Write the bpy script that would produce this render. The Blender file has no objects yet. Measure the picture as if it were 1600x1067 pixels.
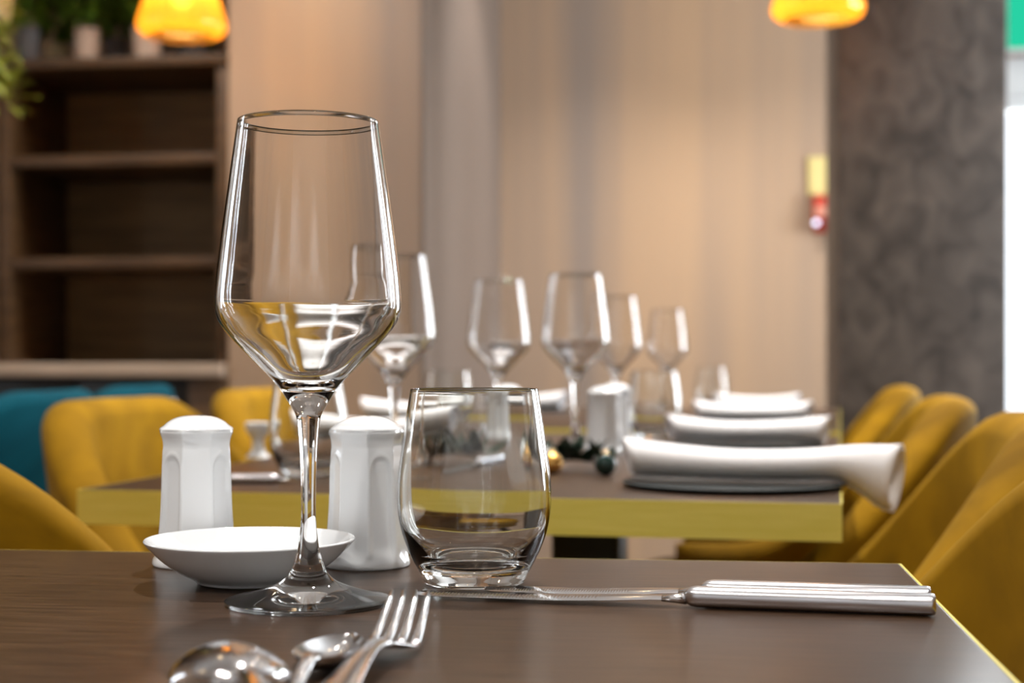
import bpy, math, random
from mathutils import Vector, Matrix
random.seed(7)
PI = math.pi
R = math.radians
sc = bpy.context.scene
COL = sc.collection

# ---------------------------------------------------------------- camera
FPX, HZN = 2400.0, 565.0           # focal length in pixels, horizon row (1600x1067 frame)
TZ = 0.75                          # table top height
H = TZ + 0.1113                    # camera height
YAW = R(7.0)
CF = Vector((-math.sin(YAW), math.cos(YAW), 0)); CR = Vector((math.cos(YAW), math.sin(YAW), 0))
cd = bpy.data.cameras.new('camera'); cam = bpy.data.objects.new('camera', cd); COL.objects.link(cam)
cam.location = (0, 0, H); cam.rotation_euler = (PI/2, 0, YAW)
cd.sensor_width = 36; cd.lens = 36*FPX/1600; cd.shift_y = (HZN-533.5)/1600
cd.clip_start = 0.02
cd.dof.use_dof = True; cd.dof.focus_distance = 0.745; cd.dof.aperture_fstop = 8.0
sc.camera = cam
# ---------------------------------------------------------------- world, daylight, exposure
w = bpy.data.worlds.new('overcast_sky'); sc.world = w; w.use_nodes = True
bg = w.node_tree.nodes['Background']; bg.inputs[0].default_value = (0.86, 0.93, 1.0, 1); bg.inputs[1].default_value = 2.2
vs = sc.view_settings
vs.view_transform = 'Standard'; vs.look = 'None'; vs.gamma = 1.0; vs.use_curve_mapping = False
vs.exposure = 0.22
WIN_W = 85.0      # daylight radiance of the area lights outside the windows (W per m2 of window / pi)
LAMP_W = 0.85    # pendant bulbs
DOWN_W = 55.0    # recessed ceiling lamps

ROOM = dict(x0=-3.3, x1=2.6, y0=-2.6, y1=6.15, z1=2.75)

def area(name, loc, rot, sx, sy, power, col):
    l = bpy.data.lights.new(name, 'AREA'); l.shape = 'RECTANGLE'; l.size = sx; l.size_y = sy
    l.energy = power; l.color = col
    o = bpy.data.objects.new(name, l); COL.objects.link(o); o.location = loc; o.rotation_euler = rot
    return o
# (y centre, width) of the windows in the right wall
RWIN = [(3.95, 0.7), (4.95, 0.7)]
WZ0, WZ1 = 0.55, 2.25
for yc, ww in RWIN:
    area('daylight', (ROOM['x1']+0.35, yc, (WZ0+WZ1)/2), (0, PI/2, 0), WZ1-WZ0, ww, WIN_W*ww*(WZ1-WZ0), (0.88, 0.95, 1.0))
LWY, LWW = 2.35, 0.55                # window in the left wall
area('daylight', (ROOM['x0']-0.35, LWY, (WZ0+WZ1)/2), (0, -PI/2, 0), WZ1-WZ0, LWW, 0.12*WIN_W*LWW*(WZ1-WZ0), (0.80, 0.90, 1.0))

# ---------------------------------------------------------------- helpers
def pt(px, d, z=None, py=None):
    """a world point d metres along the view at photo column px, height z (or photo row py)"""
    xc = (px-800)/FPX*d
    if z is None: z = H-(py-HZN)/FPX*d
    v = CR*xc+CF*d
    return Vector((v.x, v.y, z))
def tp(px, py, z=TZ):
    return pt(px, (H-z)*FPX/(py-HZN), z)
def xat(px, y):
    t = (px-800)/FPX
    return y*(t*math.cos(YAW)-math.sin(YAW))/(t*math.sin(YAW)+math.cos(YAW))
def zat(py, px, y):
    x = xat(px, y); d = x*CF.x+y*CF.y
    return H-(py-HZN)/FPX*d

def tag(o, label=None, cat=None, group=None, kind=None):
    if label: o['label'] = label
    if cat: o['category'] = cat
    if group: o['group'] = group
    if kind: o['kind'] = kind
    return o
def mesh(name, vs_, fs, mat, parent=None, smooth=True, sharp=None, loc=None):
    me = bpy.data.meshes.new(name); me.from_pydata([tuple(v) for v in vs_], [], fs); me.update()
    if smooth:
        me.polygons.foreach_set('use_smooth', [True]*len(me.polygons))
        if sharp: me.set_sharp_from_angle(angle=R(sharp))
    me.materials.append(mat)
    o = bpy.data.objects.new(name, me); COL.objects.link(o)
    if parent: o.parent = parent
    if loc is not None: o.location = loc
    return o
def root(name, loc=(0, 0, 0), rz=0.0, label=None, cat=None, group=None):
    o = bpy.data.objects.new(name, None); COL.objects.link(o); o.empty_display_size = 0.05
    o.location = loc; o.rotation_euler = (0, 0, rz)
    return tag(o, label, cat, group)
def copy_tree(src, parent=None):
    c = src.copy(); COL.objects.link(c)
    if parent: c.parent = parent
    for ch in list(src.children): copy_tree(ch, c)
    return c
def smoothstep(a, b, x):
    t = max(0.0, min(1.0, (x-a)/(b-a))) if a != b else float(x > a)
    return t*t*(3-2*t)
def catmull(P, n=6):
    out = []
    for i in range(len(P)-1):
        p0 = P[max(i-1, 0)]; p1 = P[i]; p2 = P[i+1]; p3 = P[min(i+2, len(P)-1)]
        for k in range(n):
            t = k/n
            out.append(tuple(0.5*(2*b+(c-a)*t+(2*a-5*b+4*c-d)*t*t+(3*b-a-3*c+d)*t**3) for a, b, c, d in zip(p0, p1, p2, p3)))
    out.append(P[-1]); return out
def lathe(P, seg=64, rib=None):
    """surface of revolution of an open profile [(r,z)...]; points on the axis close it"""
    V, F, rows = [], [], []
    for r, z in P:
        if r < 1e-6:
            rows.append([len(V)]); V.append((0, 0, z))
        else:
            row = []
            for k in range(seg):
                a = 2*PI*k/seg; rr = r*(rib(k, z) if rib else 1)
                row.append(len(V)); V.append((rr*math.cos(a), rr*math.sin(a), z))
            rows.append(row)
    for A, B in zip(rows, rows[1:]):
        for k in range(seg):
            k2 = (k+1) % seg
            if len(A) == 1 and len(B) == 1: continue
            if len(A) == 1: F.append((A[0], B[k2], B[k]))
            elif len(B) == 1: F.append((A[k], A[k2], B[0]))
            else: F.append((A[k], A[k2], B[k2], B[k]))
    return V, F
def loft(rings, closed=True, cap=True):
    V, F = [], []; n = len(rings[0])
    for r in rings: V += [tuple(p) for p in r]
    for i in range(len(rings)-1):
        for k in range(n if closed else n-1):
            k2 = (k+1) % n
            F.append((i*n+k, i*n+k2, (i+1)*n+k2, (i+1)*n+k))
    if cap and closed:
        F.append(tuple(range(n-1, -1, -1))); F.append(tuple((len(rings)-1)*n+k for k in range(n)))
    return V, F
def box_vf(x0, x1, y0, y1, z0, z1, b=0.0):
    if b <= 0:
        V = [(x, y, z) for z in (z0, z1) for x, y in ((x0, y0), (x1, y0), (x1, y1), (x0, y1))]
        return V, [(3, 2, 1, 0), (4, 5, 6, 7), (0, 1, 5, 4), (1, 2, 6, 5), (2, 3, 7, 6), (3, 0, 4, 7)]
    rings = []
    for z, i in ((z0, b), (z0+b*.3, b*.3), (z0+b, 0), (z1-b, 0), (z1-b*.3, b*.3), (z1, b)):
        c = max(b, i)
        ring = []
        X0, X1, Y0, Y1 = x0+i, x1-i, y0+i, y1-i
        for cx, cy, a0 in ((X1-c, Y1-c, 0), (X0+c, Y1-c, PI/2), (X0+c, Y0+c, PI), (X1-c, Y0+c, 1.5*PI)):
            for k in range(4):
                a = a0+k*PI/6; ring.append((cx+c*math.cos(a), cy+c*math.sin(a), z))
        rings.append(ring)
    return loft(rings)
def join_vf(L):
    V, F = [], []
    for v, f in L:
        n = len(V); V += v; F += [tuple(i+n for i in q) for q in f]
    return V, F
def box(name, dims, mat, parent=None, b=0.0):
    V, F = box_vf(*dims, b=b)
    return mesh(name, V, F, mat, parent, smooth=b > 0, sharp=40)
def tube_vf(P, r, seg=10):
    rings = []
    P = [Vector(p) for p in P]
    for i, p in enumerate(P):
        t = (P[min(i+1, len(P)-1)]-P[max(i-1, 0)]).normalized()
        u = t.cross(Vector((0, 0, 1)) if abs(t.z) < .9 else Vector((1, 0, 0))).normalized(); v = t.cross(u)
        rr = r[i] if isinstance(r, (list, tuple)) else r
        rings.append([p+rr*(math.cos(2*PI*k/seg)*u-math.sin(2*PI*k/seg)*v) for k in range(seg)])
    return loft(rings)

# ---------------------------------------------------------------- materials
def M(name, col=(.8, .8, .8), rough=.5, metal=0.0, **kw):
    m = bpy.data.materials.new(name); m.use_nodes = True
    p = m.node_tree.nodes['Principled BSDF']
    p.inputs['Base Color'].default_value = (*col, 1); p.inputs['Roughness'].default_value = rough
    p.inputs['Metallic'].default_value = metal
    for k, v in kw.items():
        p.inputs[k.replace('_', ' ')].default_value = v
    return m
def nt(m): return m.node_tree.nodes, m.node_tree.links, m.node_tree.nodes['Principled BSDF']
def noise_col(m, c0, c1, scale=(1, 1, 1), ns=5, detail=6, dist=0.0, lo=.3, hi=.7, bump=0.0, coord='Object'):
    N, L, p = nt(m)
    tc = N.new('ShaderNodeTexCoord'); mp = N.new('ShaderNodeMapping'); mp.inputs['Scale'].default_value = scale
    nz = N.new('ShaderNodeTexNoise'); nz.inputs['Scale'].default_value = ns; nz.inputs['Detail'].default_value = detail
    nz.inputs['Distortion'].default_value = dist
    cr = N.new('ShaderNodeValToRGB'); cr.color_ramp.elements[0].position = lo; cr.color_ramp.elements[1].position = hi
    cr.color_ramp.elements[0].color = (*c0, 1); cr.color_ramp.elements[1].color = (*c1, 1)
    L.new(tc.outputs[coord], mp.inputs[0]); L.new(mp.outputs[0], nz.inputs['Vector']); L.new(nz.outputs['Fac'], cr.inputs[0])
    L.new(cr.outputs[0], p.inputs['Base Color'])
    if bump:
        bp = N.new('ShaderNodeBump'); bp.inputs['Strength'].default_value = bump; bp.inputs['Distance'].default_value = .004
        L.new(nz.outputs['Fac'], bp.inputs['Height']); L.new(bp.outputs[0], p.inputs['Normal'])
    return m
glass = M('clear_glass', (1, 1, 1), 0.0, Transmission_Weight=1.0, IOR=1.5)
glass_t = M('clear_tumbler_glass', (.985, 1, .995), 0.0, Transmission_Weight=1.0, IOR=1.5)
porcelain = M('white_porcelain', (.82, .86, .90), .12, Coat_Weight=.5, Coat_Roughness=.03)
steel = M('polished_steel', (.72, .72, .74), .14, 1.0)
steel_h = M('satin_steel_handle', (.66, .66, .70), .26, 1.0)
wood_t = noise_col(M('dark_oak_laminate', rough=.31, Specular_IOR_Level=.22), (.024, .0125, .007), (.072, .040, .022), (5, 60, 60), 4, 8, .3, bump=.06)
brass = noise_col(M('brushed_brass', rough=.42, metal=.35), (.72, .62, .11), (.80, .70, .17), (3, 3, 60), 6, 4)
black_m = M('black_powder_coat', (.012, .013, .014), .45)
velvet = noise_col(M('mustard_velvet', rough=.85, Specular_IOR_Level=.12, Sheen_Weight=.10, Sheen_Roughness=.35, Sheen_Tint=(1, .7, .15, 1)), (.165, .084, .002), (.36, .190, .004), (1, 1, 1), 9, 5, .6)
velvet_t = noise_col(M('teal_velvet', rough=.85, Specular_IOR_Level=.08, Sheen_Weight=.03, Sheen_Roughness=.35, Sheen_Tint=(.1, .7, .9, 1)), (.001, .040, .060), (.002, .065, .092), (1, 1, 1), 7, 5, .6)
linen = noise_col(M('white_linen', rough=.8), (.86, .86, .89), (.90, .90, .93), (1, 1, 1), 40, 4)
slate = M('dark_glazed_stoneware', (.014, .020, .022), .5, Specular_IOR_Level=.25)
walnut = noise_col(M('walnut_veneer', rough=.45), (.055, .027, .010), (.115, .058, .022), (2, 2, 16), 3, 6, .4)
walnut_d = noise_col(M('walnut_back_panel', rough=.55), (.15, .082, .026), (.26, .145, .050), (1.2, 2, 10), 3, 6, .4)
oak_l = noise_col(M('pale_counter_top', rough=.4), (.45, .34, .25), (.55, .42, .32), (2, 2, 14), 3, 5)
blackpanel = M('black_lacquer', (.008, .009, .010), .35)
wall_m = M('satin_wall_paint', (.50, .385, .29), .40, Specular_IOR_Level=.5)
def wall_nodes():
    N, L, p = nt(wall_m)
    tc = N.new('ShaderNodeTexCoord'); mp = N.new('ShaderNodeMapping'); mp.inputs['Scale'].default_value = (1, 1, .03)
    nz = N.new('ShaderNodeTexNoise'); nz.inputs['Scale'].default_value = 2.6; nz.inputs['Detail'].default_value = 3
    cr = N.new('ShaderNodeValToRGB'); cr.color_ramp.elements[0].position = .40; cr.color_ramp.elements[1].position = .62
    cr.color_ramp.elements[0].color = (.320, .250, .205, 1); cr.color_ramp.elements[1].color = (.54, .36, .225, 1)
    L.new(tc.outputs['Object'], mp.inputs[0]); L.new(mp.outputs[0], nz.inputs['Vector']); L.new(nz.outputs['Fac'], cr.inputs[0])
    L.new(cr.outputs[0], p.inputs['Base Color'])
    p.inputs['Anisotropic'].default_value = .0
wall_nodes()
taupe = M('taupe_return_shade', (.185, .142, .118), .5)  # dimmer light on the wall return, put into its colour
plaster = noise_col(M('grey_venetian_plaster', rough=.5), (.050, .042, .038), (.165, .138, .120), (1, 1, .8), 11, 10, 1.1, .30, .72, bump=.12)
ceil_m = M('off_white_paint', (.76, .75, .73), .8)
floor_m = noise_col(M('brown_floor_boards', rough=.4), (.07, .045, .03), (.13, .085, .055), (1, 14, 1), 3, 6)
frame_m = M('pale_grey_window_frame', (.62, .64, .65), .4)
red_m = M('red_alarm_plastic', (.55, .045, .02), .25)
cream_m = M('pale_yellow_plate', (.75, .62, .22), .4)
white_p = M('white_plastic', (.8, .8, .8), .3)
green_leaf = noise_col(M('green_leaf', rough=.5), (.04, .12, .012), (.22, .36, .03), (1, 1, 1), 14, 3)
lime_leaf = noise_col(M('lime_leaf', rough=.5), (.20, .24, .012), (.38, .40, .03), (1, 1, 1), 14, 3)
dark_leaf = noise_col(M('dark_evergreen_leaf', rough=.35), (.006, .018, .012), (.014, .04, .022), (1, 1, 1), 30, 3)
pot_cream = M('cream_pot_glaze', (.85, .68, .38), .4); pot_beige = M('beige_pot_glaze', (.72, .57, .46), .5)
pot_grey = M('grey_pot_glaze', (.16, .16, .17), .5); soil = M('soil', (.03, .02, .012), .9)
gold = M('gold_ball', (.85, .5, .15), .15, 1.0); jet = M('dark_ball', (.01, .03, .025), .1)
brass_p = M('polished_brass', (.75, .55, .25), .25, 1.0)
def pane_mat():
    m = bpy.data.materials.new('window_pane'); m.use_nodes = True; N = m.node_tree.nodes; L = m.node_tree.links
    N.remove(N['Principled BSDF']); t = N.new('ShaderNodeBsdfTransparent'); g = N.new('ShaderNodeBsdfGlossy'); g.inputs['Roughness'].default_value = .02
    mx = N.new('ShaderNodeMixShader'); mx.inputs[0].default_value = .05
    L.new(t.outputs[0], mx.inputs[1]); L.new(g.outputs[0], mx.inputs[2]); L.new(mx.outputs[0], N['Material Output'].inputs[0]); return m
pane_m = pane_mat()
def shade_mat():
    m = bpy.data.materials.new('amber_ribbed_glass'); m.use_nodes = True; N = m.node_tree.nodes; L = m.node_tree.links
    N.remove(N['Principled BSDF'])
    t = N.new('ShaderNodeBsdfTranslucent'); t.inputs[0].default_value = (1.0, .64, .16, 1)
    tr = N.new('ShaderNodeBsdfTransparent'); tr.inputs[0].default_value = (1.0, .75, .32, 1)
    g = N.new('ShaderNodeBsdfGlossy'); g.inputs['Roughness'].default_value = .12; g.inputs[0].default_value = (1, .8, .4, 1)
    m1 = N.new('ShaderNodeMixShader'); m1.inputs[0].default_value = .35
    m2 = N.new('ShaderNodeMixShader'); m2.inputs[0].default_value = .10
    L.new(t.outputs[0], m1.inputs[1]); L.new(tr.outputs[0], m1.inputs[2]); L.new(m1.outputs[0], m2.inputs[1]); L.new(g.outputs[0], m2.inputs[2])
    L.new(m2.outputs[0], N['Material Output'].inputs[0]); return m
shade_m = shade_mat()
def emit(name, col, s):
    m = bpy.data.materials.new(name); m.use_nodes = True; N = m.node_tree.nodes; L = m.node_tree.links
    N.remove(N['Principled BSDF']); e = N.new('ShaderNodeEmission'); e.inputs[0].default_value = (*col, 1); e.inputs[1].default_value = s
    L.new(e.outputs[0], N['Material Output'].inputs[0]); return m
bulb_m = emit('warm_bulb', (1, .74, .40), 14); down_m = emit('warm_downlight', (1, .70, .38), 60)
sign_m = emit('green_sign_light', (.02, .55, .32), 1.0)

# ---------------------------------------------------------------- the room
rx0, rx1, ry0, ry1, rz1 = ROOM['x0'], ROOM['x1'], ROOM['y0'], ROOM['y1'], ROOM['z1']
def struct(o): o['kind'] = 'structure'; return o
struct(box('floor', (rx0, rx1, ry0, ry1+.4, -.1, 0), floor_m))
struct(box('ceiling', (rx0, rx1, ry0, ry1+.4, rz1, rz1+.1), ceil_m))
V, F = join_vf([box_vf(rx0-.12, rx0, ry0, LWY-LWW/2, 0, rz1), box_vf(rx0-.12, rx0, LWY+LWW/2, ry1+.4, 0, rz1), box_vf(rx0-.12, rx0, LWY-LWW/2, LWY+LWW/2, 0, WZ0), box_vf(rx0-.12, rx0, LWY-LWW/2, LWY+LWW/2, WZ1, rz1)])
struct(mesh('wall_left', V, F, wall_m, smooth=False))
struct(box('wall_front', (rx0, rx1, ry0-.12, ry0, 0, rz1), ceil_m))
YC = 4.45; YB = 4.43                              # the near section of the back wall, flush with the bookcase
xs = xat(657, YB)                                 # where the wall steps back
struct(box('wall_back', (xat(357, YB), xs, YB, ry1+.15, 0, rz1), wall_m))
struct(box('wall_return', (xs, xs+.012, YB+.002, ry1, 0, rz1), taupe))  # thin darker facing that gives the return its shade
struct(box('wall_niche', (rx0, xat(357, YB), YC+.47, ry1, 0, rz1), wall_m))
XP1 = xat(1574, 4.35); XP0 = xat(1311, 4.35)
xw0 = xat(1540, ry1); xw1 = rx1-.25               # window opening in the recessed wall
HZ0, HZ1 = zat(640, 1590, ry1)-.5, zat(150, 1590, ry1)
V, F = join_vf([box_vf(xs+.012, xw0, ry1, ry1+.15, 0, rz1), box_vf(xw1, rx1, ry1, ry1+.15, 0, rz1),
                box_vf(xw0, xw1, ry1, ry1+.15, 0, HZ0), box_vf(xw0, xw1, ry1, ry1+.15, zat(86, 1590, ry1), rz1)])
struct(mesh('wall_recess', V, F, wall_m, smooth=False))
# right wall with openings
L_ = []; ys = [ry0]
for yc, ww in RWIN: ys += [yc-ww/2, yc+ww/2]
ys.append(ry1+.4)
for i in range(0, len(ys), 2): L_.append(box_vf(rx1, rx1+.15, ys[i], ys[i+1], 0, rz1))
for yc, ww in RWIN:
    L_.append(box_vf(rx1, rx1+.15, yc-ww/2, yc+ww/2, 0, WZ0)); L_.append(box_vf(rx1, rx1+.15, yc-ww/2, yc+ww/2, WZ1, rz1))
V, F = join_vf(L_); struct(mesh('wall_right', V, F, wall_m, smooth=False))
def window(n, c, wdt, z0, z1, axis):
    r_ = root('window_%d' % n, (c[0], c[1], z0)); struct(r_)
    hh = z1-z0; fw = .05; hw = wdt/2
    parts = [(-hw, -hw+fw, 0, hh), (hw-fw, hw, 0, hh), (-hw+fw, hw-fw, 0, fw), (-hw+fw, hw-fw, hh-fw, hh)]
    bl = []
    for a, b, q0, q1 in parts:
        bl.append(box_vf(a, b, -.03, .03, q0, q1) if axis == 'x' else box_vf(-.03, .03, a, b, q0, q1))
    V, F = join_vf(bl); mesh('window_frame', V, F, frame_m, r_, smooth=False)
    d = (-hw+fw, hw-fw, -.004, .004, fw, hh-fw) if axis == 'x' else (-.004, .004, -hw+fw, hw-fw, fw, hh-fw)
    box('pane', d, pane_m, r_)
    return r_
for i, (yc, ww) in enumerate(RWIN): window(i+1, (rx1+.08, yc), ww, WZ0, WZ1, 'y')
window(4, (rx0-.06, LWY), LWW, WZ0, WZ1, 'y')
wb = window(3, ((xw0+xw1)/2, ry1+.08), xw1-xw0, HZ0, HZ1, 'x')
zt = zat(86, 1590, ry1)
box('header_rail', (-(xw1-xw0)/2, (xw1-xw0)/2, -.06, .05, HZ1-HZ0, zt-HZ0-.002), frame_m, wb, b=.006)
area('daylight', ((xw0+xw1)/2, ry1+.5, (HZ0+HZ1)/2), (-PI/2, 0, 0), xw1-xw0, HZ1-HZ0, .35*WIN_W*(xw1-xw0)*(HZ1-HZ0), (.9, .96, 1.0))
# pillar
V, F = box_vf(XP0, XP1, 4.35, 4.80, 0, rz1, b=.004)
struct(mesh('pillar', V, F, plaster, sharp=40))['label'] = 'dark mottled plaster pillar in front of the beige wall'
# illuminated green sign over the window
sg = root('sign_box', (xat(1578, ry1-.05)+.22, ry1, zt+.005), 0, 'green glowing sign box above the bright window, beside the pillar', 'sign')
box('housing', (-.24, .24, -.065, -.002, .0, .30), frame_m, sg, b=.006)
box('light_panel', (-.232, .232, -.072, -.0655, .008, .292), sign_m, sg)

# recessed ceiling lamps, with added fill lamps among them
DL = [(-1.75, 3.6, 'over the bookcase'), (-1.15, 3.9, 'before the near wall section'), (-.35, 5.3, 'at the left of the wall recess'), (.35, 5.3, 'at the right of the wall recess'), (0.55, 3.3, 'before the pillar'),  # bookcase lamp is added to brighten the plant pots
      (-2.4, 1.6, 'over the left aisle'), (-.25, 1.75, 'over the near end of the long table'), (.15, 2.7, 'over the gap between the far tables'), (-1.2, .2, 'left of the foreground table'), (.7, .5, 'right of the foreground table'), (-.75, -.7, 'behind the camera on the left'), (.25, -.75, 'behind the camera on the right'),  # the two above the long table are added to whiten the napkins
      (-2.0, -2.1, 'washing the left of the wall behind the camera'), (-.4, -2.1, 'washing the wall behind the camera'), (1.2, -2.1, 'washing the right of the wall behind the camera')]  # unseen washers, added so the wall bounces fill into the room
for i, (x, y, where) in enumerate(DL):
    r_ = root('ceiling_lamp', (x, y, rz1), 0, 'small round recessed ceiling lamp '+where, 'lamp', 'recessed ceiling lamps')
    V, F = lathe([(.030, -.002), (.044, -.006), (.047, -.003), (.047, 0)], 24); mesh('trim_ring', V, F, white_p, r_)
    V, F = lathe([(0, -.0035), (.029, -.0025)], 24); mesh('lens', V, F, down_m, r_)
    l = bpy.data.lights.new('downlight', 'SPOT'); l.energy = DOWN_W*(2.5 if 'table' in where and 'over' in where else 1.9 if 'wash' in where else 1.5 if 'behind' in where else 1.0); l.spot_size = R(100); l.spot_blend = .7; l.color = (1, .945, .885) if 'wash' not in where else (.90, .95, 1.0); l.shadow_soft_size = .03
    o = bpy.data.objects.new('downlight', l); COL.objects.link(o); o.parent = r_; o.location = (0, 0, -.02)

# ---------------------------------------------------------------- tables
def make_table(name, W_, D_, label, yf, th=.030):
    """origin at the far right top corner's plan position on the floor; runs to -x and -y"""
    t = root(name, label=label, cat='table')
    e = .0012
    box('tabletop', (-W_+e, -e, -D_+e, -e, TZ-th+.001, TZ), wood_t, t, b=.0008)
    box('edge_strip', (-W_, 0, -e, 0, TZ-th, TZ-.0002), brass, t); box('edge_strip', (-W_, 0, -D_, -D_+e, TZ-th, TZ-.0002), brass, t)
    box('edge_strip', (-e, 0, -D_+e, -e, TZ-th, TZ-.0002), brass, t); box('edge_strip', (-W_, -W_+e, -D_+e, -e, TZ-th, TZ-.0002), brass, t)
    yc = -D_*yf; xc = -W_/2+.035
    box('column', (xc-.04, xc+.04, yc-.04, yc+.04, .02, TZ-th-.008), black_m, t, b=.006)
    box('foot_plate', (xc-.17, xc+.17, yc-.11, yc+.11, 0, .02), black_m, t, b=.005)
    box('top_bracket', (xc-.15, xc+.15, yc-.15, yc+.15, TZ-th-.008, TZ-th), black_m, t)
    return t
t1 = make_table('dining_table', .72, .74, 'dark wooden table in the foreground carrying the large wine glass', .65)
c = tp(1408, 880); t1.location = (c.x, c.y, 0)
ROT2 = R(-5.0)
LAT = Vector((math.cos(ROT2), math.sin(ROT2), 0)); DEP = Vector((-math.sin(ROT2), math.cos(ROT2), 0))
c2 = tp(1316, 787); L2 = 1.14; W2 = .652
t2 = make_table('dining_table', W2, L2, 'long dark table with a yellow brass edge behind the foreground table', .5)
p = c2+DEP*L2; t2.location = (p.x, p.y, 0); t2.rotation_euler.z = ROT2
t3 = make_table('dining_table', W2, 1.25, 'farthest dark table, set beyond the long brass-edged table', .25)
p = c2+DEP*(L2+.14+1.25); t3.location = (p.x, p.y, 0); t3.rotation_euler.z = ROT2

# ---------------------------------------------------------------- wine glasses
def sc_mm(P): return [(r/1000, z/1000) for r, z in P]
foot = catmull(sc_mm([(0, .9), (20, .6), (36.6, 0), (37.9, .5), (38.3, 1.3), (37.7, 2.1), (33, 3.0), (24.2, 5.4), (15.5, 8.6), (11, 11.4), (8.4, 14.6), (6.9, 18.3)]), 4)
stem = catmull(sc_mm([(6.9, 18.3), (5.2, 24), (4.3, 30), (3.4, 40), (3.5, 54), (4.1, 70), (4.9, 80), (5.6, 85.5), (6.8, 88.5)]), 5)
bowl = catmull(sc_mm([(6.8, 88.5), (10.4, 94.5), (14.8, 101), (25, 111.5), (34.2, 121), (39.4, 127.2), (42.0, 132.6), (42.8, 138), (42.3, 147), (41.4, 156), (37.6, 185), (32.7, 219.5), (32.45, 219.9), (32.15, 219.6),
                      (36.7, 185), (40.2, 156), (41.2, 147), (41.6, 138.6), (40.6, 133.6), (37.9, 128.6), (32.6, 122.6), (23, 113.4), (14.5, 105.4), (10, 102), (5, 100.3), (0, 99.8)]), 5)
def make_wine(seg):
    g = root('wine_glass')
    for nm, P in (('foot', foot), ('stem', stem), ('bowl', bowl)):
        V, F = lathe(P, seg); mesh(nm, V, F, glass, g)
    return g
wg = make_wine(112); p = tp(482, 942); wg.location = p
tag(wg, 'large empty stemmed wine glass in the foreground, left of the tumbler', 'wine glass', 'wine glasses')
wg2 = make_wine(56)
WG = [(616, 1.60, 'wine glass on the long table just right of the foreground wine glass bowl'),
      (779, 2.10, 'wine glass on the long table seen above the foreground tumbler'),
      (899, 1.95, 'largest of the background wine glasses right of the foreground tumbler'),
      (963, 2.62, 'wine glass overlapping the right side of the largest background wine glass'),
      (1043, 3.30, 'farthest and smallest wine glass, above the rolled napkins')]
for i, (px, d, lab) in enumerate(WG):
    g = wg2 if i == 0 else copy_tree(wg2)
    g.location = pt(px, d, TZ); tag(g, lab, 'wine glass', 'wine glasses')
# ---------------------------------------------------------------- tumblers
tb_base = catmull([(0, .0025), (.019, .002), (.0232, 0), (.0250, .0006), (.0262, .003), (.0281, .0066), (.0305, .0110), (.0330, .0160)], 5)
tb_wall = catmull([(.0330, .0160), (.0362, .025), (.0381, .034), (.0388, .043), (.0382, .055), (.0361, .070), (.0336, .088), (.0322, .0967), (.0318, .0971), (.0314, .0967),
                   (.0327, .088), (.0350, .070), (.0370, .055), (.0375, .043), (.0366, .034), (.0340, .025), (.0285, .0160)], 5)
tb_in = catmull([(.0285, .0160), (.022, .0118), (.012, .0098), (0, .0094)], 5)
def make_tumbler(seg):
    g = root('tumbler')
    V, F = lathe(tb_wall, seg); mesh('wall', V, F, glass_t, g)
    V1, F1 = lathe(tb_base, seg); V2, F2 = lathe(tb_in, seg)
    V, F = join_vf([(V1, F1), (V2, F2)]); mesh('thick_base', V, F, glass_t, g)
    return g
tb = make_tumbler(112); tb.location = tp(741, 911)+Vector((0, 0, .0003))
tag(tb, 'clear stemless tumbler in the foreground beside the knives', 'tumbler', 'glass tumblers')
tb2 = make_tumbler(48)
TB = [(482, 1.50, 'tumbler on the long table behind the stem of the foreground wine glass'),
      (700, 2.33, 'tumbler on the long table behind the top of the foreground tumbler'),
      (1022, 2.20, 'tumbler on the long table left of the second rolled napkin'),
      (1112, 3.62, 'farthest small tumbler beside the farthest rolled napkin')]
for i, (px, d, lab) in enumerate(TB):
    g = tb2 if i == 0 else copy_tree(tb2)
    g.location = pt(px, d, TZ+.0003); tag(g, lab, 'tumbler', 'glass tumblers')

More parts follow.
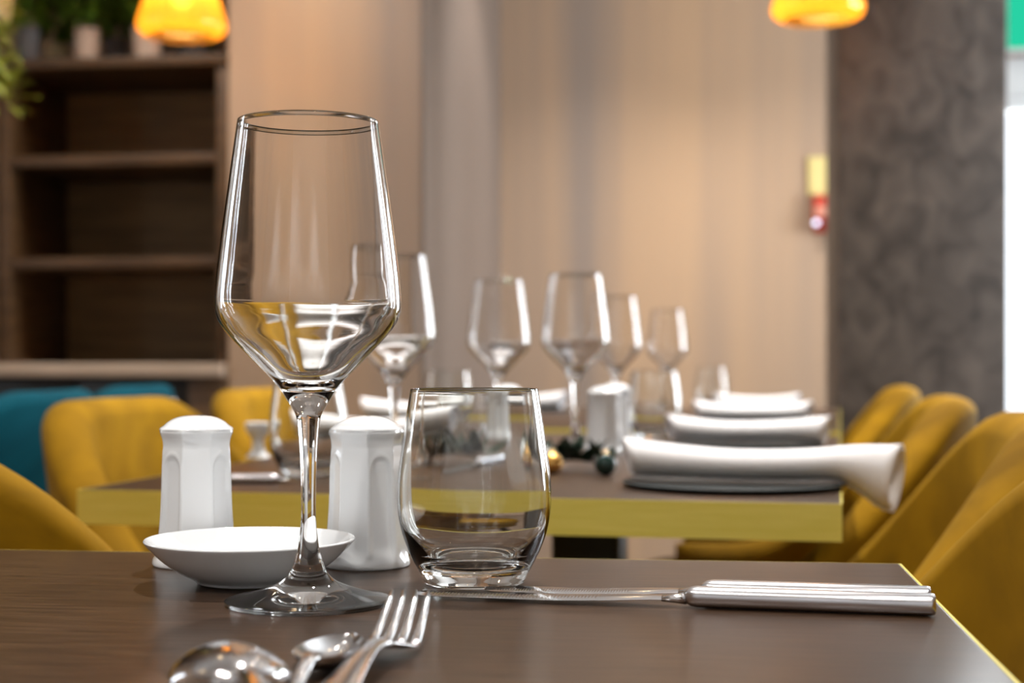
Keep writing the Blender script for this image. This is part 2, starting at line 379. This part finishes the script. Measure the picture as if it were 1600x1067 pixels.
# ---------------------------------------------------------------- salt and pepper shakers
def make_shaker(ncol=160):
    g = root('shaker')
    prof = catmull([(.0228, 0), (.0236, .0008), (.0236, .0028), (.0225, .007), (.0214, .016), (.0204, .028), (.0197, .042), (.0193, .055), (.0190, .062), (.0187, .0655), (.0191, .0688), (.0198, .0712), (.0202, .0728), (.0200, .0742)], 5)
    def octo(a, r, k):
        # rounded octagon: blend circle and octagon
        q = (a+PI/8) % (PI/4)-PI/8
        return r*((1-k)+k*math.cos(PI/8)**.5*1.0/math.cos(q)*.985)
    V, F, rows = [], [], []
    V.append((0, 0, .0005)); rows.append([0])
    for r, z in prof:
        k = smoothstep(.003, .010, z)*(1-.55*smoothstep(.066, .074, z))
        row = []
        for i in range(ncol):
            a = 2*PI*i/ncol; rr = octo(a, r, k)
            # arched recessed panels on every other face
            q = (a+PI/4) % (PI/2)-PI/4
            hw = .32; top = .0605
            u = q/hw
            if abs(u) < 1.35:
                zt_ = top-.0075*(1-math.sqrt(max(0, 1-min(1, abs(u))**2)))
                m_in = (1-smoothstep(.80, 1.0, abs(u)))*(1-smoothstep(zt_-.0026, zt_, z))*smoothstep(.004, .013, z)
                m_lip = math.exp(-((abs(u)-1.08)/.13)**2)*(1-smoothstep(top-.006, top-.003, z))*smoothstep(.03, .05, z)
                m_arch = math.exp(-((z-zt_-.0010)/.0011)**2)*(1-smoothstep(.95, 1.1, abs(u)))
                ins = smoothstep(top-.0085, top-.0065, z)*.5          # a second step below the arch
                rr -= .0013*m_in*(1-ins*.6); rr += .0005*max(m_lip, m_arch)
            row.append(len(V)); V.append((rr*math.cos(a), rr*math.sin(a), z))
        rows.append(row)
    for A, B in zip(rows, rows[1:]):
        for i in range(ncol):
            j = (i+1) % ncol
            if len(A) == 1: F.append((A[0], B[j], B[i]))
            else: F.append((A[i], A[j], B[j], B[i]))
    mesh('body', V, F, porcelain, g)
    dome = catmull([(.0200, .0742), (.0194, .0752), (.0176, .0764), (.0150, .0786), (.0110, .0806), (.006, .0817), (0, .0820)], 5)
    V, F = lathe(dome, 64); dm = mesh('domed_top', V, F, porcelain, g)
    for k in range(3):
        a = 2*PI*k/3+.3
        V, F = lathe([(.0009, 0), (.0008, .0004), (0, .0004)], 10); h = mesh('pour_hole', V, F, black_m, dm, loc=(.005*math.cos(a), .005*math.sin(a), .0815))
    return g
sh = make_shaker(); sh.location = tp(307, 882); sh.rotation_euler.z = R(63.6)
tag(sh, 'white porcelain shaker standing behind the left end of the dish', 'shaker', 'porcelain shakers')
SH = [(tp(573, 883.6), 36.4, 'white porcelain shaker between the wine glass stem and the tumbler'),
      (pt(944, 1.86, TZ), 30, 'white shaker on the long table left of the nearest rolled napkin'),
      (pt(962, 2.10, TZ), 10, 'shaker half hidden behind another shaker on the long table'),
      (pt(791, 1.98, TZ), 10, 'white shaker seen through the foreground tumbler')]
for p, a, lab in SH:
    g = copy_tree(sh); g.location = p; g.rotation_euler.z = R(a); tag(g, lab, 'shaker', 'porcelain shakers')

# ---------------------------------------------------------------- dish
ds = root('dish', pt(391, .774, TZ+.0004), 0, 'shallow white porcelain dish beside the wine glass foot', 'dish')
V, F = lathe(catmull([(0, .0012), (.022, .0010), (.0245, 0), (.0265, .0004), (.0285, .0022), (.036, .0062), (.044, .0120), (.0500, .0180), (.0524, .0208), (.0527, .0216)], 5), 96); mesh('outer_shell', V, F, porcelain, ds)
V, F = lathe(catmull([(.0527, .0216), (.0521, .0222), (.0508, .0215), (.0475, .0186), (.041, .0132), (.033, .0084), (.022, .0056), (0, .0050)], 5), 96); mesh('inner_bowl', V, F, porcelain, ds)

# ---------------------------------------------------------------- knives
def make_knife(name, a, b, label, hl=.110, side=-1, group='table knives', hw=.0062):
    """handle end a, blade tip b (world points on the table)"""
    d = b-a; L0 = d.length; g = root(name, a, math.atan2(d.y, d.x), label, 'knife', group)
    rings = []; n = 20
    def rr(x, w_, h_, zc, yc=0, e=.75):
        ring = []
        for k in range(n):
            t = 2*PI*k/n; cc, ss = math.cos(t), math.sin(t)
            ring.append((x, yc+w_*math.copysign(abs(cc)**e, cc), zc+h_*math.copysign(abs(ss)**e, ss)))
        return ring
    z0 = .0050
    for x, k in ((0, .80), (.0006, .93), (.002, 1), (hl*.5, .99), (hl-.006, .98), (hl-.003, .88), (hl-.001, .66), (hl, .45)):
        rings.append(rr(x, hw*k, .0048*k, z0))
    V, F = loft(rings); mesh('handle', V, F, steel_h, g, sharp=60)
    # collar between handle and blade
    rings = []
    for x, w_, h_ in ((hl-.001, .0032, .0026), (hl+.004, .0030, .0020), (hl+.010, .0042, .0014)):
        rings.append(rr(x, w_, h_, z0-.0012))
    V, F = loft(rings); mesh('neck', V, F, steel, g)
    # blade: flat, toothed edge on the camera side
    bl = L0-hl-.006; N_ = 150; V = []; F = []
    for i in range(N_+1):
        u = i/N_; x = hl+.006+bl*u
        half = .0045+.0024*smoothstep(0, .25, u)
        tip = math.sqrt(max(0, 1-max(0, (u-.86)/.14)**2))
        yb = half*tip if u > .86 else half; ye = -half*(.25+.75*tip) if u > .86 else -half
        if .28 < u < .93 and i % 2: ye += .00055
        zz = .0036-.0018*smoothstep(0, .5, u)
        V += [(x, -side*ye*-1 if False else ye*(-side), zz+.0001), (x, (ye+.003)*(-side), zz+.0009), (x, yb*(-side), zz+.0011), (x, yb*(-side), zz-.0006), (x, (ye+.003)*(-side), zz-.0006)]
    for i in range(N_):
        for k in range(5):
            q = (i*5+k, i*5+(k+1) % 5, (i+1)*5+(k+1) % 5, (i+1)*5+k); F.append(q)
    F.append((4, 3, 2, 1, 0)); F.append(tuple(N_*5+k for k in range(5)))
    mesh('blade', V, F, steel, g, sharp=25)
    return g
ka = pt(1462, .672, TZ); kb = pt(652, .7255, TZ)
make_knife('table_knife', ka, kb, 'steel knife with toothed blade lying nearest the camera', side=1)
ka = pt(1455, .694, TZ); kb = pt(758, .7395, TZ)
make_knife('table_knife', ka, kb, 'steel knife lying just behind the nearer knife', hl=.104, side=1)
make_knife('table_knife', pt(335, 1.40, TZ), pt(445, 1.41, TZ)+LAT*.13, 'steel knife on the long table behind the left shaker', hl=.06, side=1)
make_knife('table_knife', pt(795, 1.62, TZ), pt(682, 1.46, TZ), 'knife on the long table seen through the foreground tumbler', hl=.08, side=1)

# ---------------------------------------------------------------- fork and spoons
def strip(sec, n=12):
    """loft elliptical sections (x, yc, zc, half width, half thickness)"""
    rings = []
    for x, yc, zc, w_, h_ in sec:
        rings.append([(x, yc+w_*math.cos(2*PI*k/n), zc+h_*math.sin(2*PI*k/n)) for k in range(n)])
    return loft(rings)
def heading(a, b): d = b-a; return math.atan2(d.y, d.x)
# fork: x runs from the handle end to the tines
def make_fork(name, tip, back, label):
    L0 = .196; d = (tip-back).normalized(); g = root(name, tip-d*L0, heading(back, tip), label, 'fork')
    P = catmull([(0, 0, .0035, .0085, .0012), (.010, 0, .0042, .0098, .0015), (.05, 0, .0070, .0068, .0017), (.095, 0, .0095, .0042, .0020), (.118, 0, .0092, .0038, .0021), (.130, 0, .0080, .0048, .0019)], 4)
    V, F = strip(P); mesh('handle', V, F, steel, g)
    P = catmull([(.129, 0, .0080, .0047, .0019), (.137, 0, .0062, .0078, .0015), (.143, 0, .0045, .0102, .0012), (.149, 0, .0034, .0108, .0011), (.1535, 0, .0032, .0107, .0010)], 4)
    V, F = strip(P, 20); mesh('head', V, F, steel, g)
    for k in range(4):
        y0 = (k-1.5)*.0058; y1 = (k-1.5)*.0050
        sec = []
        for u in [i/8 for i in range(9)]:
            x = .152+.044*u; z = .0033+.0015*u+.0125*u**1.7; y = y0+(y1-y0)*u
            w_ = .0020*(1-.45*u) if u < .9 else .0008
            sec.append((x, y, z, w_, .0010*(1-.35*u)))
        V, F = strip(sec, 10); mesh('tine', V, F, steel, g)
    return g
make_fork('dinner_fork', pt(641, .630, TZ), pt(540, .500, TZ)-CR*0.0, 'four-tined steel fork with tines pointing away from the camera')
def make_spoon(name, tip, back, label, L0, bl, bw, dep, group, hz=.008):
    d = (tip-back).normalized(); g = root(name, tip-d*L0, heading(back, tip), label, 'spoon', group)
    V, F = [], []; NU, NV = 26, 14
    xb = L0-bl; rim = dep+.0012
    def P(u, v, off):
        # u along the bowl, v across
        x = xb+bl*u
        w_ = bw*math.sqrt(max(0, math.sin(PI*min(1, max(0, u**.85)))))**1.1
        s = (4*u*(1-u))**.6 if 0 < u < 1 else 0
        z = rim-dep*s*(1-v*v)+.001*(1-u)**3
        return (x, w_*v, z-off)
    for off in (0, .0011):
        b0 = len(V)
        for i in range(NU+1):
            for j in range(NV+1):
                V.append(P(.004+.992*i/NU, -1+2*j/NV, off))
        for i in range(NU):
            for j in range(NV):
                q = (b0+i*(NV+1)+j, b0+(i+1)*(NV+1)+j, b0+(i+1)*(NV+1)+j+1, b0+i*(NV+1)+j+1)
                F.append(q if off == 0 else q[::-1])
    n1 = (NU+1)*(NV+1)
    edge = [i*(NV+1) for i in range(NU+1)]+[NU*(NV+1)+j for j in range(1, NV+1)]+[i*(NV+1)+NV for i in range(NU-1, -1, -1)]+[j for j in range(NV-1, 0, -1)]
    for a, b in zip(edge, edge[1:]+edge[:1]): F.append((b, a, a+n1, b+n1))
    mesh('bowl', V, F, steel, g, sharp=50)
    zr = rim+.0005
    Q = catmull([(0, 0, .0040, .0075, .0011), (.008, 0, .0046, .0086, .0014), (xb*.45, 0, hz, .0058, .0017), (xb*.8, 0, hz+.0005, .0034, .0019), (xb-.004, 0, zr, .0030, .0018), (xb+.004, 0, zr-.0010, .0036, .0012)], 5)
    V, F = strip(Q); mesh('handle', V, F, steel, g)
    return g
make_spoon('dessert_spoon', pt(545, .588, TZ), pt(452, .506, TZ), 'steel spoon lying between the other spoon and the fork', .18, .056, .0115, .0065, 'spoons', hz=.0028)
def make_turned_spoon(name, tip, ang, label, L0, bl, bw, dep, group):
    """a spoon lying bowl side down: the back of the bowl is a dome, the handle rises from its neck"""
    h_ = math.atan2(CF.y, CF.x)+ang; d = Vector((math.cos(h_), math.sin(h_), 0))
    g = root(name, tip-d*L0, h_, label, 'spoon', group); xb = L0-bl; V, F = [], []; NU, NV = 26, 16
    for off in (0, .0011):
        b0 = len(V)
        for i in range(NU+1):
            u = .003+.994*i/NU; w_ = bw*(math.sin(PI*u**.9))**.55; s_ = (4*u*(1-u))**.55
            for j in range(NV+1):
                v = -1+2*j/NV
                V.append((xb+bl*u, w_*v, .0062+dep*s_*(1-v*v)**.8+.004*(1-u)**3-off))
        for i in range(NU):
            for j in range(NV):
                q = (b0+i*(NV+1)+j, b0+(i+1)*(NV+1)+j, b0+(i+1)*(NV+1)+j+1, b0+i*(NV+1)+j+1)
                F.append(q if off == 0 else q[::-1])
    n1 = (NU+1)*(NV+1)
    edge = [i*(NV+1) for i in range(NU+1)]+[NU*(NV+1)+j for j in range(1, NV+1)]+[i*(NV+1)+NV for i in range(NU-1, -1, -1)]+[j for j in range(NV-1, 0, -1)]
    for a, b in zip(edge, edge[1:]+edge[:1]): F.append((b, a, a+n1, b+n1))
    mesh('bowl', V, F, steel, g, sharp=50)
    Q = catmull([(0, 0, .0060, .0075, .0011), (.008, 0, .0066, .0086, .0014), (xb*.45, 0, .0135, .0058, .0017), (xb*.8, 0, .0150, .0034, .0018), (xb-.004, 0, .0135, .0030, .0016), (xb+.004, 0, .0124, .0036, .0010)], 5)
    V, F = strip(Q); mesh('handle', V, F, steel, g)
make_turned_spoon('soup_spoon', pt(338, .547, TZ), R(18), 'dark-looking steel spoon lowest in the picture, left of the fork', .155, .062, .0205, .0100, 'spoons')

# ---------------------------------------------------------------- rolled napkins on plates
def make_napkin(L0, w_, h_, droop=0.0, flare=.26, seed=0):
    rnd = random.Random(seed); V, F = [], []; NU, NV = 64, 28; turns = 2.1
    for j in range(NV+1):
        v = j/NV; s = 2*v-1; x = L0*(v-.5)
        fl = 1+flare*abs(s)**2.2
        sag = -.0015*(1-s*s)
        for i in range(NU+1):
            u = i/NU; a = -PI/2-.3+2*PI*turns*u
            k = 1-.16*u*turns
            dz = -droop*1.5*smoothstep(.50, 1.0, s)*(.62-.38*math.sin(a))+.25*droop*smoothstep(.45, .9, s)
            xx = x+(.007*math.sin(a*1.0+1)*smoothstep(.7, 1, abs(s)))*(1 if s > 0 else -1)
            V.append((xx, w_/2*k*math.cos(a)*(1+.25*(fl-1)), h_/2*fl*(k*math.sin(a)+1)+sag+dz+.0004*math.sin(9*v+3*u+seed)))
    for j in range(NV):
        for i in range(NU):
            a = j*(NU+1)+i; F.append((a, a+1, a+NU+2, a+NU+1))
    return V, F
NK = [('nearest rolled white napkin, drooping over the right edge of the long table', 1186, 1.365, .238, .048, .029, .022),
      ('second rolled white napkin from the front on the right of the long table', 1168, 2.03, .205, .042, .028, .004),
      ('third rolled white napkin along the right, on the farthest table', 1175, 2.80, .205, .042, .028, 0),
      ('farthest rolled white napkin on the right, smallest of its row', 1182, 3.45, .18, .042, .028, 0),
      ('rolled white napkin on the left of the long table behind the right shaker', 575, 2.02, .215, .046, .032, 0),
      ('rolled white napkin beyond the background glass nearest the left', 648, 2.80, .20, .046, .032, 0),
      ('farthest rolled white napkin on the left side of the tables', 822, 3.45, .17, .046, .032, 0)]
PL = ['dark plate under the nearest rolled napkin', 'dark plate under the second rolled napkin on the right', 'dark plate under the third rolled napkin on the right', 'dark plate under the farthest rolled napkin on the right',
      'dark plate under the napkin behind the right shaker', 'dark plate under the middle napkin on the left side', 'dark plate under the farthest napkin on the left side']
plate_p = catmull([(0, .001), (.055, .0008), (.060, 0), (.064, .0008), (.085, .0022), (.0975, .0032), (.0988, .0042), (.0975, .0050), (.083, .0040), (.065, .0032), (.05, .0030), (0, .0030)], 4)
plate0 = None
for i, ((lab, px, d, L0, w_, h_, dr), pl) in enumerate(zip(NK, PL)):
    p = pt(px, d, TZ)
    pp = p-LAT*.022 if i == 0 else p
    if plate0 is None:
        V, F = lathe(plate_p, 64); po = plate0 = mesh('plate', V, F, slate)
    else:
        po = plate0.copy(); COL.objects.link(po)
    po.location = pp; tag(po, pl, 'plate', 'dark plates')
    V, F = make_napkin(L0, w_, h_, dr, seed=i)
    o = mesh('rolled_napkin', V, F, linen, None); o.location = p+Vector((0, 0, .0074)); o.rotation_euler.z = ROT2+R([-2, 3, -2, 2, 4, -3, 2][i])
    m = o.modifiers.new('cloth_thickness', 'SOLIDIFY'); m.thickness = .0012
    tag(o, lab, 'napkin', 'rolled napkins')

# small white egg cup
eg = root('egg_cup', pt(403, 1.78, TZ), 0, 'small white footed cup on the long table behind the left shaker', 'cup')
V, F = lathe(catmull([(0, .001), (.013, 0), (.0135, .002), (.008, .008), (.0065, .018), (.008, .024)], 4), 40); mesh('pedestal', V, F, porcelain, eg)
V, F = lathe(catmull([(.008, .024), (.012, .028), (.0145, .034), (.0150, .040), (.0138, .040), (.012, .033), (0, .030)], 4), 40); mesh('cup', V, F, porcelain, eg)

# dark evergreen sprigs with balls
lv = []
def leaf_mesh():
    V, F = [], []; n = 6
    for i in range(n+1):
        u = i/n; w_ = .0065*math.sin(PI*min(1, .06+u*.94))**.8; z = .010*u*u
        V += [(.034*u, -w_, z+.0012), (.034*u, 0, z), (.034*u, w_, z+.0012)]
    for i in range(n):
        for k in range(2): F.append((i*3+k, (i+1)*3+k, (i+1)*3+k+1, i*3+k+1))
    me = bpy.data.meshes.new('leaf'); me.from_pydata(V, [], F); me.materials.append(dark_leaf)
    me.polygons.foreach_set('use_smooth', [True]*len(me.polygons)); return me
leafm = leaf_mesh()
def sprig(loc, label, seed):
    rnd = random.Random(seed); g = root('evergreen_sprig', loc, rnd.random()*6, label, 'decoration', 'dark table sprigs')
    P = [(-.045, 0, .004), (-.015, .006, .010), (.015, -.004, .012), (.045, .002, .006)]
    V, F = tube_vf(catmull(P, 4), .0016, 8); mesh('twig', V, F, walnut, g)
    for k in range(34):
        u = k/33; o = bpy.data.objects.new('leaf', leafm); COL.objects.link(o); o.parent = g
        o.location = (-.045+.09*u, 0, .009); o.rotation_euler = (rnd.uniform(-.4, .4), -rnd.uniform(.0, .6), rnd.uniform(0, 6.28)); 
        s = rnd.uniform(.7, 1.1); o.scale = (s, s, s)
sprig(pt(897, 1.58, TZ), 'dark evergreen sprig lying just right of the foreground tumbler', 2)
sprig(pt(700, 1.60, TZ), 'dark evergreen sprig seen through the foreground tumbler', 5)
ballV, ballF = lathe([(0, 0)]+[(.011*math.sin(PI*k/16), .011-.011*math.cos(PI*k/16)) for k in range(1, 16)]+[(0, .022)], 24)
def ball(loc, mat, label):
    b = root('bauble', loc, 0, label, 'bauble'); mesh('sphere', ballV, ballF, mat, b)
    V, F = lathe([(.0034, .0212), (.0034, .0245), (.0012, .0250), (0, .0252)], 12); mesh('cap', V, F, brass_p, b)
ball(pt(946, 1.50, TZ), jet, 'dark glossy bauble between the sprig and the nearest napkin')
ball(pt(862, 1.52, TZ), gold, 'gold bauble at the left end of the dark sprig')

# ---------------------------------------------------------------- tub chairs
def make_chair(mat, name='tub_chair'):
    """front faces +x"""
    g = root(name)
    NA, NS = 64, 24; fm = R(112)
    rings = []
    zb, zf, z0 = .838, .585, .36
    for i in range(NA+1):
        f = -fm+2*fm*i/NA; af = abs(f)/fm
        zt_ = zf+(zb-zf)*(1-smoothstep(.16, .86, af))
        th = .056*math.sqrt(max(.02, 1-max(0, (af-.90)/.10)**2))
        ring = []
        for k in range(NS):
            # profile loop: outer going up, over the rim, inner going down
            if k < 8: t = k/7*.94; side = 1
            elif k < 16: t = None; ang = (k-7.5)/8*PI
            else: t = (1-(k-16)/7)*.94; side = -1
            hh = zt_-z0-.02
            if t is not None:
                z = z0+hh*t; off = side*th/2
            else:
                z = z0+hh*.94+.024*math.sin(ang); off = th/2*math.cos(ang)
            lean = 1+.22*((z-z0)/.46)
            a_ = (.235*lean+off); b_ = (.245*lean+off)
            e = .80
            cx, cy = math.cos(f), math.sin(f)
            X = -a_*math.copysign(abs(cx)**e, cx); Y = b_*math.copysign(abs(cy)**e, cy)
            ring.append((X, Y, z))
        rings.append(ring)
    V, F = loft(rings); mesh('shell', V, F, mat, g, sharp=75)
    # seat cushion
    P = catmull([(0, .375), (.19, .375), (.222, .385), (.230, .415), (.222, .448), (.19, .462), (.10, .468), (0, .470)], 4)
    V, F = lathe(P, 48); V = [(x*1.02+.01, y*.98, z) for x, y, z in V]; mesh('seat_cushion', V, F, mat, g)
    V, F = lathe([(0, .345), (.215, .345), (.235, .352), (.238, .374), (0, .374)], 48); mesh('seat_base', V, F, mat, g, sharp=40)
    for sx in (-1, 1):
        for sy in (-1, 1):
            V, F = tube_vf([(sx*.15, sy*.15, .35), (sx*.185, sy*.185, .17), (sx*.21, sy*.21, .004)], [.014, .012, .009], 12); mesh('leg', V, F, black_m, g)
    return g
ch = make_chair(velvet)
def put(o, p, rz, label, group): o.location = (p.x, p.y, 0); o.rotation_euler.z = rz; tag(o, label, 'chair', group)
GR = 'mustard tub chairs'
RC = [(pt(1640, 1.36, 0), 'mustard velvet chair right of the nearest rolled napkin'),
      (pt(1497, 2.08, 0), 'mustard velvet chair, second along the right of the long table'),
      (pt(1420, 2.95, 0), 'farthest mustard velvet chair on the right, in front of the dark pillar')]
for i, (tip, lab) in enumerate(RC):
    o = ch if i == 0 else copy_tree(ch)
    put(o, tip-LAT*.29, PI+ROT2, lab, GR)
o = copy_tree(ch); cA = tp(1408, 880); put(o, pt(945, .765, 0), PI, 'mustard velvet chair at the right edge of the foreground table', GR)
o = copy_tree(ch); put(o, pt(-40, 1.28, 0), R(84), 'mustard velvet chair at the lower left behind the foreground table', GR)
o = copy_tree(ch); put(o, pt(495, 1.93, 0), ROT2, 'mustard velvet chair behind the left shaker, in front of the teal chairs', GR)
o = copy_tree(ch); put(o, pt(632, 2.66, 0), ROT2, 'farthest mustard velvet chair on the left, behind the foreground wine glass', GR)
ct = make_chair(velvet_t)
put(ct, pt(100, 2.55, 0)-Vector((.30, 0, 0)), PI, 'teal velvet chair at the left edge of the picture', 'teal tub chairs')
o = copy_tree(ct); put(o, pt(238, 3.15, 0)-Vector((.30, 0, 0)), PI, 'farther teal velvet chair in front of the dark sideboard', 'teal tub chairs')

# ---------------------------------------------------------------- bookcase unit on the left
bx1 = xat(356, YC); bx0 = rx0+.02; 
bk = root('bookcase', (0, YC, 0), 0, 'dark walnut bookcase over a black-fronted sideboard, on the left', 'bookcase')
zl = zat(578, 200, YC); ztop = zat(94, 200, YC)+.01
z2 = zat(418, 200, YC); z3 = zat(257, 200, YC)
dpt = .46
box('side_panel', (bx1-.035, bx1, .0, dpt, zl+.02, ztop-.03), walnut, bk, b=.002)
xl = xat(4, YC)
box('divider', (xl-.018, xl+.018, .004, dpt-.02, zl+.02, ztop-.03), walnut, bk, b=.002)
box('side_panel', (bx0, bx0+.035, .0, dpt, zl+.02, ztop-.03), walnut, bk, b=.002)
box('back_panel', (bx0, bx1, dpt-.02, dpt, zl+.02, ztop-.03), walnut_d, bk)
box('top_board', (bx0, bx1, -.01, dpt, ztop-.03, ztop), walnut, bk, b=.003)
for z in (z2, z3):
    for a, b in ((bx0+.035, xl-.018), (xl+.018, bx1-.035)):
        box('shelf', (a, b, .01, dpt-.02, z, z+.032), walnut, bk, b=.002)
box('counter_top', (bx0, bx1, -.06, dpt, zl-.02, zl+.02), oak_l, bk, b=.004)
box('end_post', (bx1-.11, bx1, -.04, dpt, 0, zl-.02), walnut, bk, b=.003)
box('carcass', (bx0, bx1-.11, .0, dpt, .06, zl-.02), blackpanel, bk)
nd = 5; wd = (bx1-.11-bx0)/nd
for i in range(nd):
    dr = box('door', (bx0+i*wd+.004, bx0+(i+1)*wd-.004, -.022, -.001, .07, zl-.03), blackpanel, bk, b=.003)
    V, F = lathe([(.006, 0), (.006, .012), (.014, .016), (.015, .024), (.008, .030), (0, .031)], 20)
    V = [(x, -z, y) for x, y, z in V]
    mesh('knob', V, F, steel, dr, loc=(bx0+(i+1)*wd-.05, -.021, zl-.09))

# plants on top
def foliage(n, rx, rz_, ls, mat, parent, zc, seed, droop=0.0):
    rnd = random.Random(seed); V, F = [], []
    for _ in range(n):
        a = rnd.uniform(0, 2*PI); e = rnd.uniform(-.3, 1.4); q = rnd.uniform(.35, 1)
        c_ = Vector((rx*q*math.cos(e)*math.cos(a), rx*q*math.cos(e)*math.sin(a), zc+rz_*q*math.sin(e)-droop*rnd.random()))
        t = Vector((math.cos(a), math.sin(a), rnd.uniform(-.8, .9))).normalized(); u = t.cross(Vector((0, 0, 1))).normalized(); nn = u.cross(t)
        s = ls*rnd.uniform(.6, 1.2); b = len(V)
        for k, (l, w_) in enumerate(((0, .08), (.3, .42), (.65, .40), (1, .03))):
            m_ = c_+t*s*l-nn*s*.15*l*l
            V += [m_-u*s*w_*.5, m_+nn*s*.03, m_+u*s*w_*.5]
        for k in range(3):
            for j in range(2): F.append((b+k*3+j, b+k*3+j+1, b+(k+1)*3+j+1, b+(k+1)*3+j))
    o = mesh('foliage', V, F, mat, parent); o['kind'] = 'stuff'; return o
def plant(px, w_, h_, pm, lm, label, seed, n=260, rx=.15, rz_=.17, ls=.055, y=None):
    g = root('potted_plant', (xat(px, YC+(.07 if seed % 2 else .26)), YC+(.07 if seed % 2 else .26), ztop), 0, label, 'plant', 'potted plants on the bookcase')
    V, F = lathe([(0, 0), (w_*.84, 0), (w_*.88, .004), (w_, h_-.012), (w_*1.05, h_-.010), (w_*1.05, h_), (w_*.94, h_), (w_*.92, h_-.015), (0, h_-.018)], 36)
    mesh('pot', V, F, pm, g, sharp=40)
    V, F = lathe([(0, h_-.012), (w_*.9, h_-.016)], 24); mesh('soil', V, F, soil, g)
    foliage(n, rx, rz_, ls, lm, g, h_+.05, seed)
plant(45, .040, .11, pot_grey, green_leaf, 'leafy plant in a grey pot, leftmost on the bookcase top', 1, rx=.055)
plant(90, .038, .10, pot_cream, green_leaf, 'leafy plant in a cream pot on the bookcase top', 2, rx=.055)
plant(137, .040, .10, pot_beige, green_leaf, 'leafy plant in a beige pot left of the dark grey pot', 3, rx=.055, n=260)
plant(181, .036, .11, pot_grey, green_leaf, 'leafy plant in a dark grey pot left of the pendant lamp', 4, rx=.055)
plant(230, .045, .10, pot_beige, green_leaf, 'leafy plant in a beige pot behind the pendant lamp', 5, rx=.055)
plant(300, .050, .10, pot_grey, green_leaf, 'plant at the right end of the bookcase top, behind the lamp', 6, rx=.055)
# trailing plant hanging at the left edge
pz = pt(-22, 4.0, None, 30)
tr = root('hanging_plant', (pz.x, pz.y, pz.z), 0, 'yellow-green trailing plant hanging at the upper left edge', 'plant')
V, F = lathe([(0, 0), (.06, 0), (.075, .10), (.079, .10), (.079, .115), (.07, .115), (.068, .10), (0, .098)], 32); mesh('pot', V, F, pot_cream, tr, sharp=40)
V, F = tube_vf([(0, 0, .10), (0, 0, rz1-pz.z)], .003, 8); mesh('cord', V, F, black_m, tr)
foliage(420, .085, .10, .045, lime_leaf, tr, .08, 9, droop=.30)

# ---------------------------------------------------------------- pendant lamps
def make_pendant():
    g = root('pendant_lamp'); n = 96
    prof = catmull([(.030, .235), (.050, .232), (.062, .215), (.085, .14), (.112, .055), (.119, .034), (.1195, .022), (.113, .010), (.098, .002), (.090, .000)], 5)
    V, F = lathe(prof, n, rib=lambda k, z: 1+.016*(1 if k % 3 == 1 else -.4))
    s = mesh('shade', V, F, shade_m, g); m = s.modifiers.new('glass_thickness', 'SOLIDIFY'); m.thickness = .003
    V, F = lathe([(0, .215), (.022, .215), (.034, .222), (.034, .255), (.020, .275), (.006, .280), (0, .280)], 32); mesh('cap', V, F, brass_p, g, sharp=40)
    V, F = lathe([(0, .150), (.016, .150), (.017, .214), (0, .2145)], 24); mesh('bulb_holder', V, F, brass_p, g, sharp=40)
    V, F = lathe(catmull([(0, .070), (.014, .073), (.026, .088), (.029, .105), (.022, .130), (.014, .149), (0, .1495)], 4), 32); mesh('bulb', V, F, bulb_m, g)
    return g
def pend(o, px, d, py, label):
    p = pt(px, d, None, py); o.location = p; tag(o, label, 'lamp', 'pendant lamps')
    V, F = tube_vf([(0, 0, .279), (0, 0, rz1-p.z-.02)], .0028, 8); mesh('cord', V, F, black_m, o)
    V, F = lathe([(0, rz1-p.z-.022), (.05, rz1-p.z-.022), (.052, rz1-p.z), (0, rz1-p.z)], 32); mesh('ceiling_rose', V, F, brass_p, o, sharp=40)
    l = bpy.data.lights.new('bulb_light', 'POINT'); l.energy = LAMP_W; l.color = (1, .72, .42); l.shadow_soft_size = .03
    lo = bpy.data.objects.new('bulb_light', l); COL.objects.link(lo); lo.parent = o; lo.location = (0, 0, .055)
pn = make_pendant(); base_children = list(pn.children)
pn2 = copy_tree(pn)
pn.scale = (.93,.93,1); pn2.scale = (.93,.93,1)
pend(pn, 284, 4.0, 56, 'amber ribbed glass pendant lamp in front of the bookcase')
pend(pn2, 1278, 3.85, 30, 'amber ribbed glass pendant lamp beside the top of the pillar')

# ---------------------------------------------------------------- fire alarm on the recessed wall
ax = xat(1287, ry1)
pl = root('wall_plate', (ax, ry1, zat(275, 1287, ry1)), 0, 'pale yellow plate on the wall above the red alarm', 'sign')
box('plate', (-.062, .075, -.012, 0, -.075, .075), cream_m, pl, b=.003)
box('border', (-.055, .068, -.0135, -.0125, -.068, .068), M('plate_face', (.80, .66, .28), .4), pl)
fa = root('fire_alarm', (ax+.012, ry1, zat(334, 1287, ry1)), 0, 'red fire alarm call point on the wall beside the pillar', 'alarm')
box('body', (-.055, .06, -.045, 0, -.075, .068), red_m, fa, b=.008)
box('label_strip', (-.045, .05, -.047, -.0455, -.01, .025), M('pale_red_label', (.75, .35, .25), .4), fa)
box('lever', (-.048, .053, -.060, -.046, -.058, -.022), M('dark_red_plastic', (.25, .02, .02), .15), fa, b=.006)
V, F = lathe([(0, .012), (.008, .010), (.011, .004), (.011, 0)], 20); V = [(x, -z, y) for x, y, z in V]
mesh('glint', V, F, emit('alarm_glint_glow', (.75, .8, 1), 3), fa, loc=(-.045, -.0605, -.04))  # glowing dot standing in for a bright highlight on the alarm
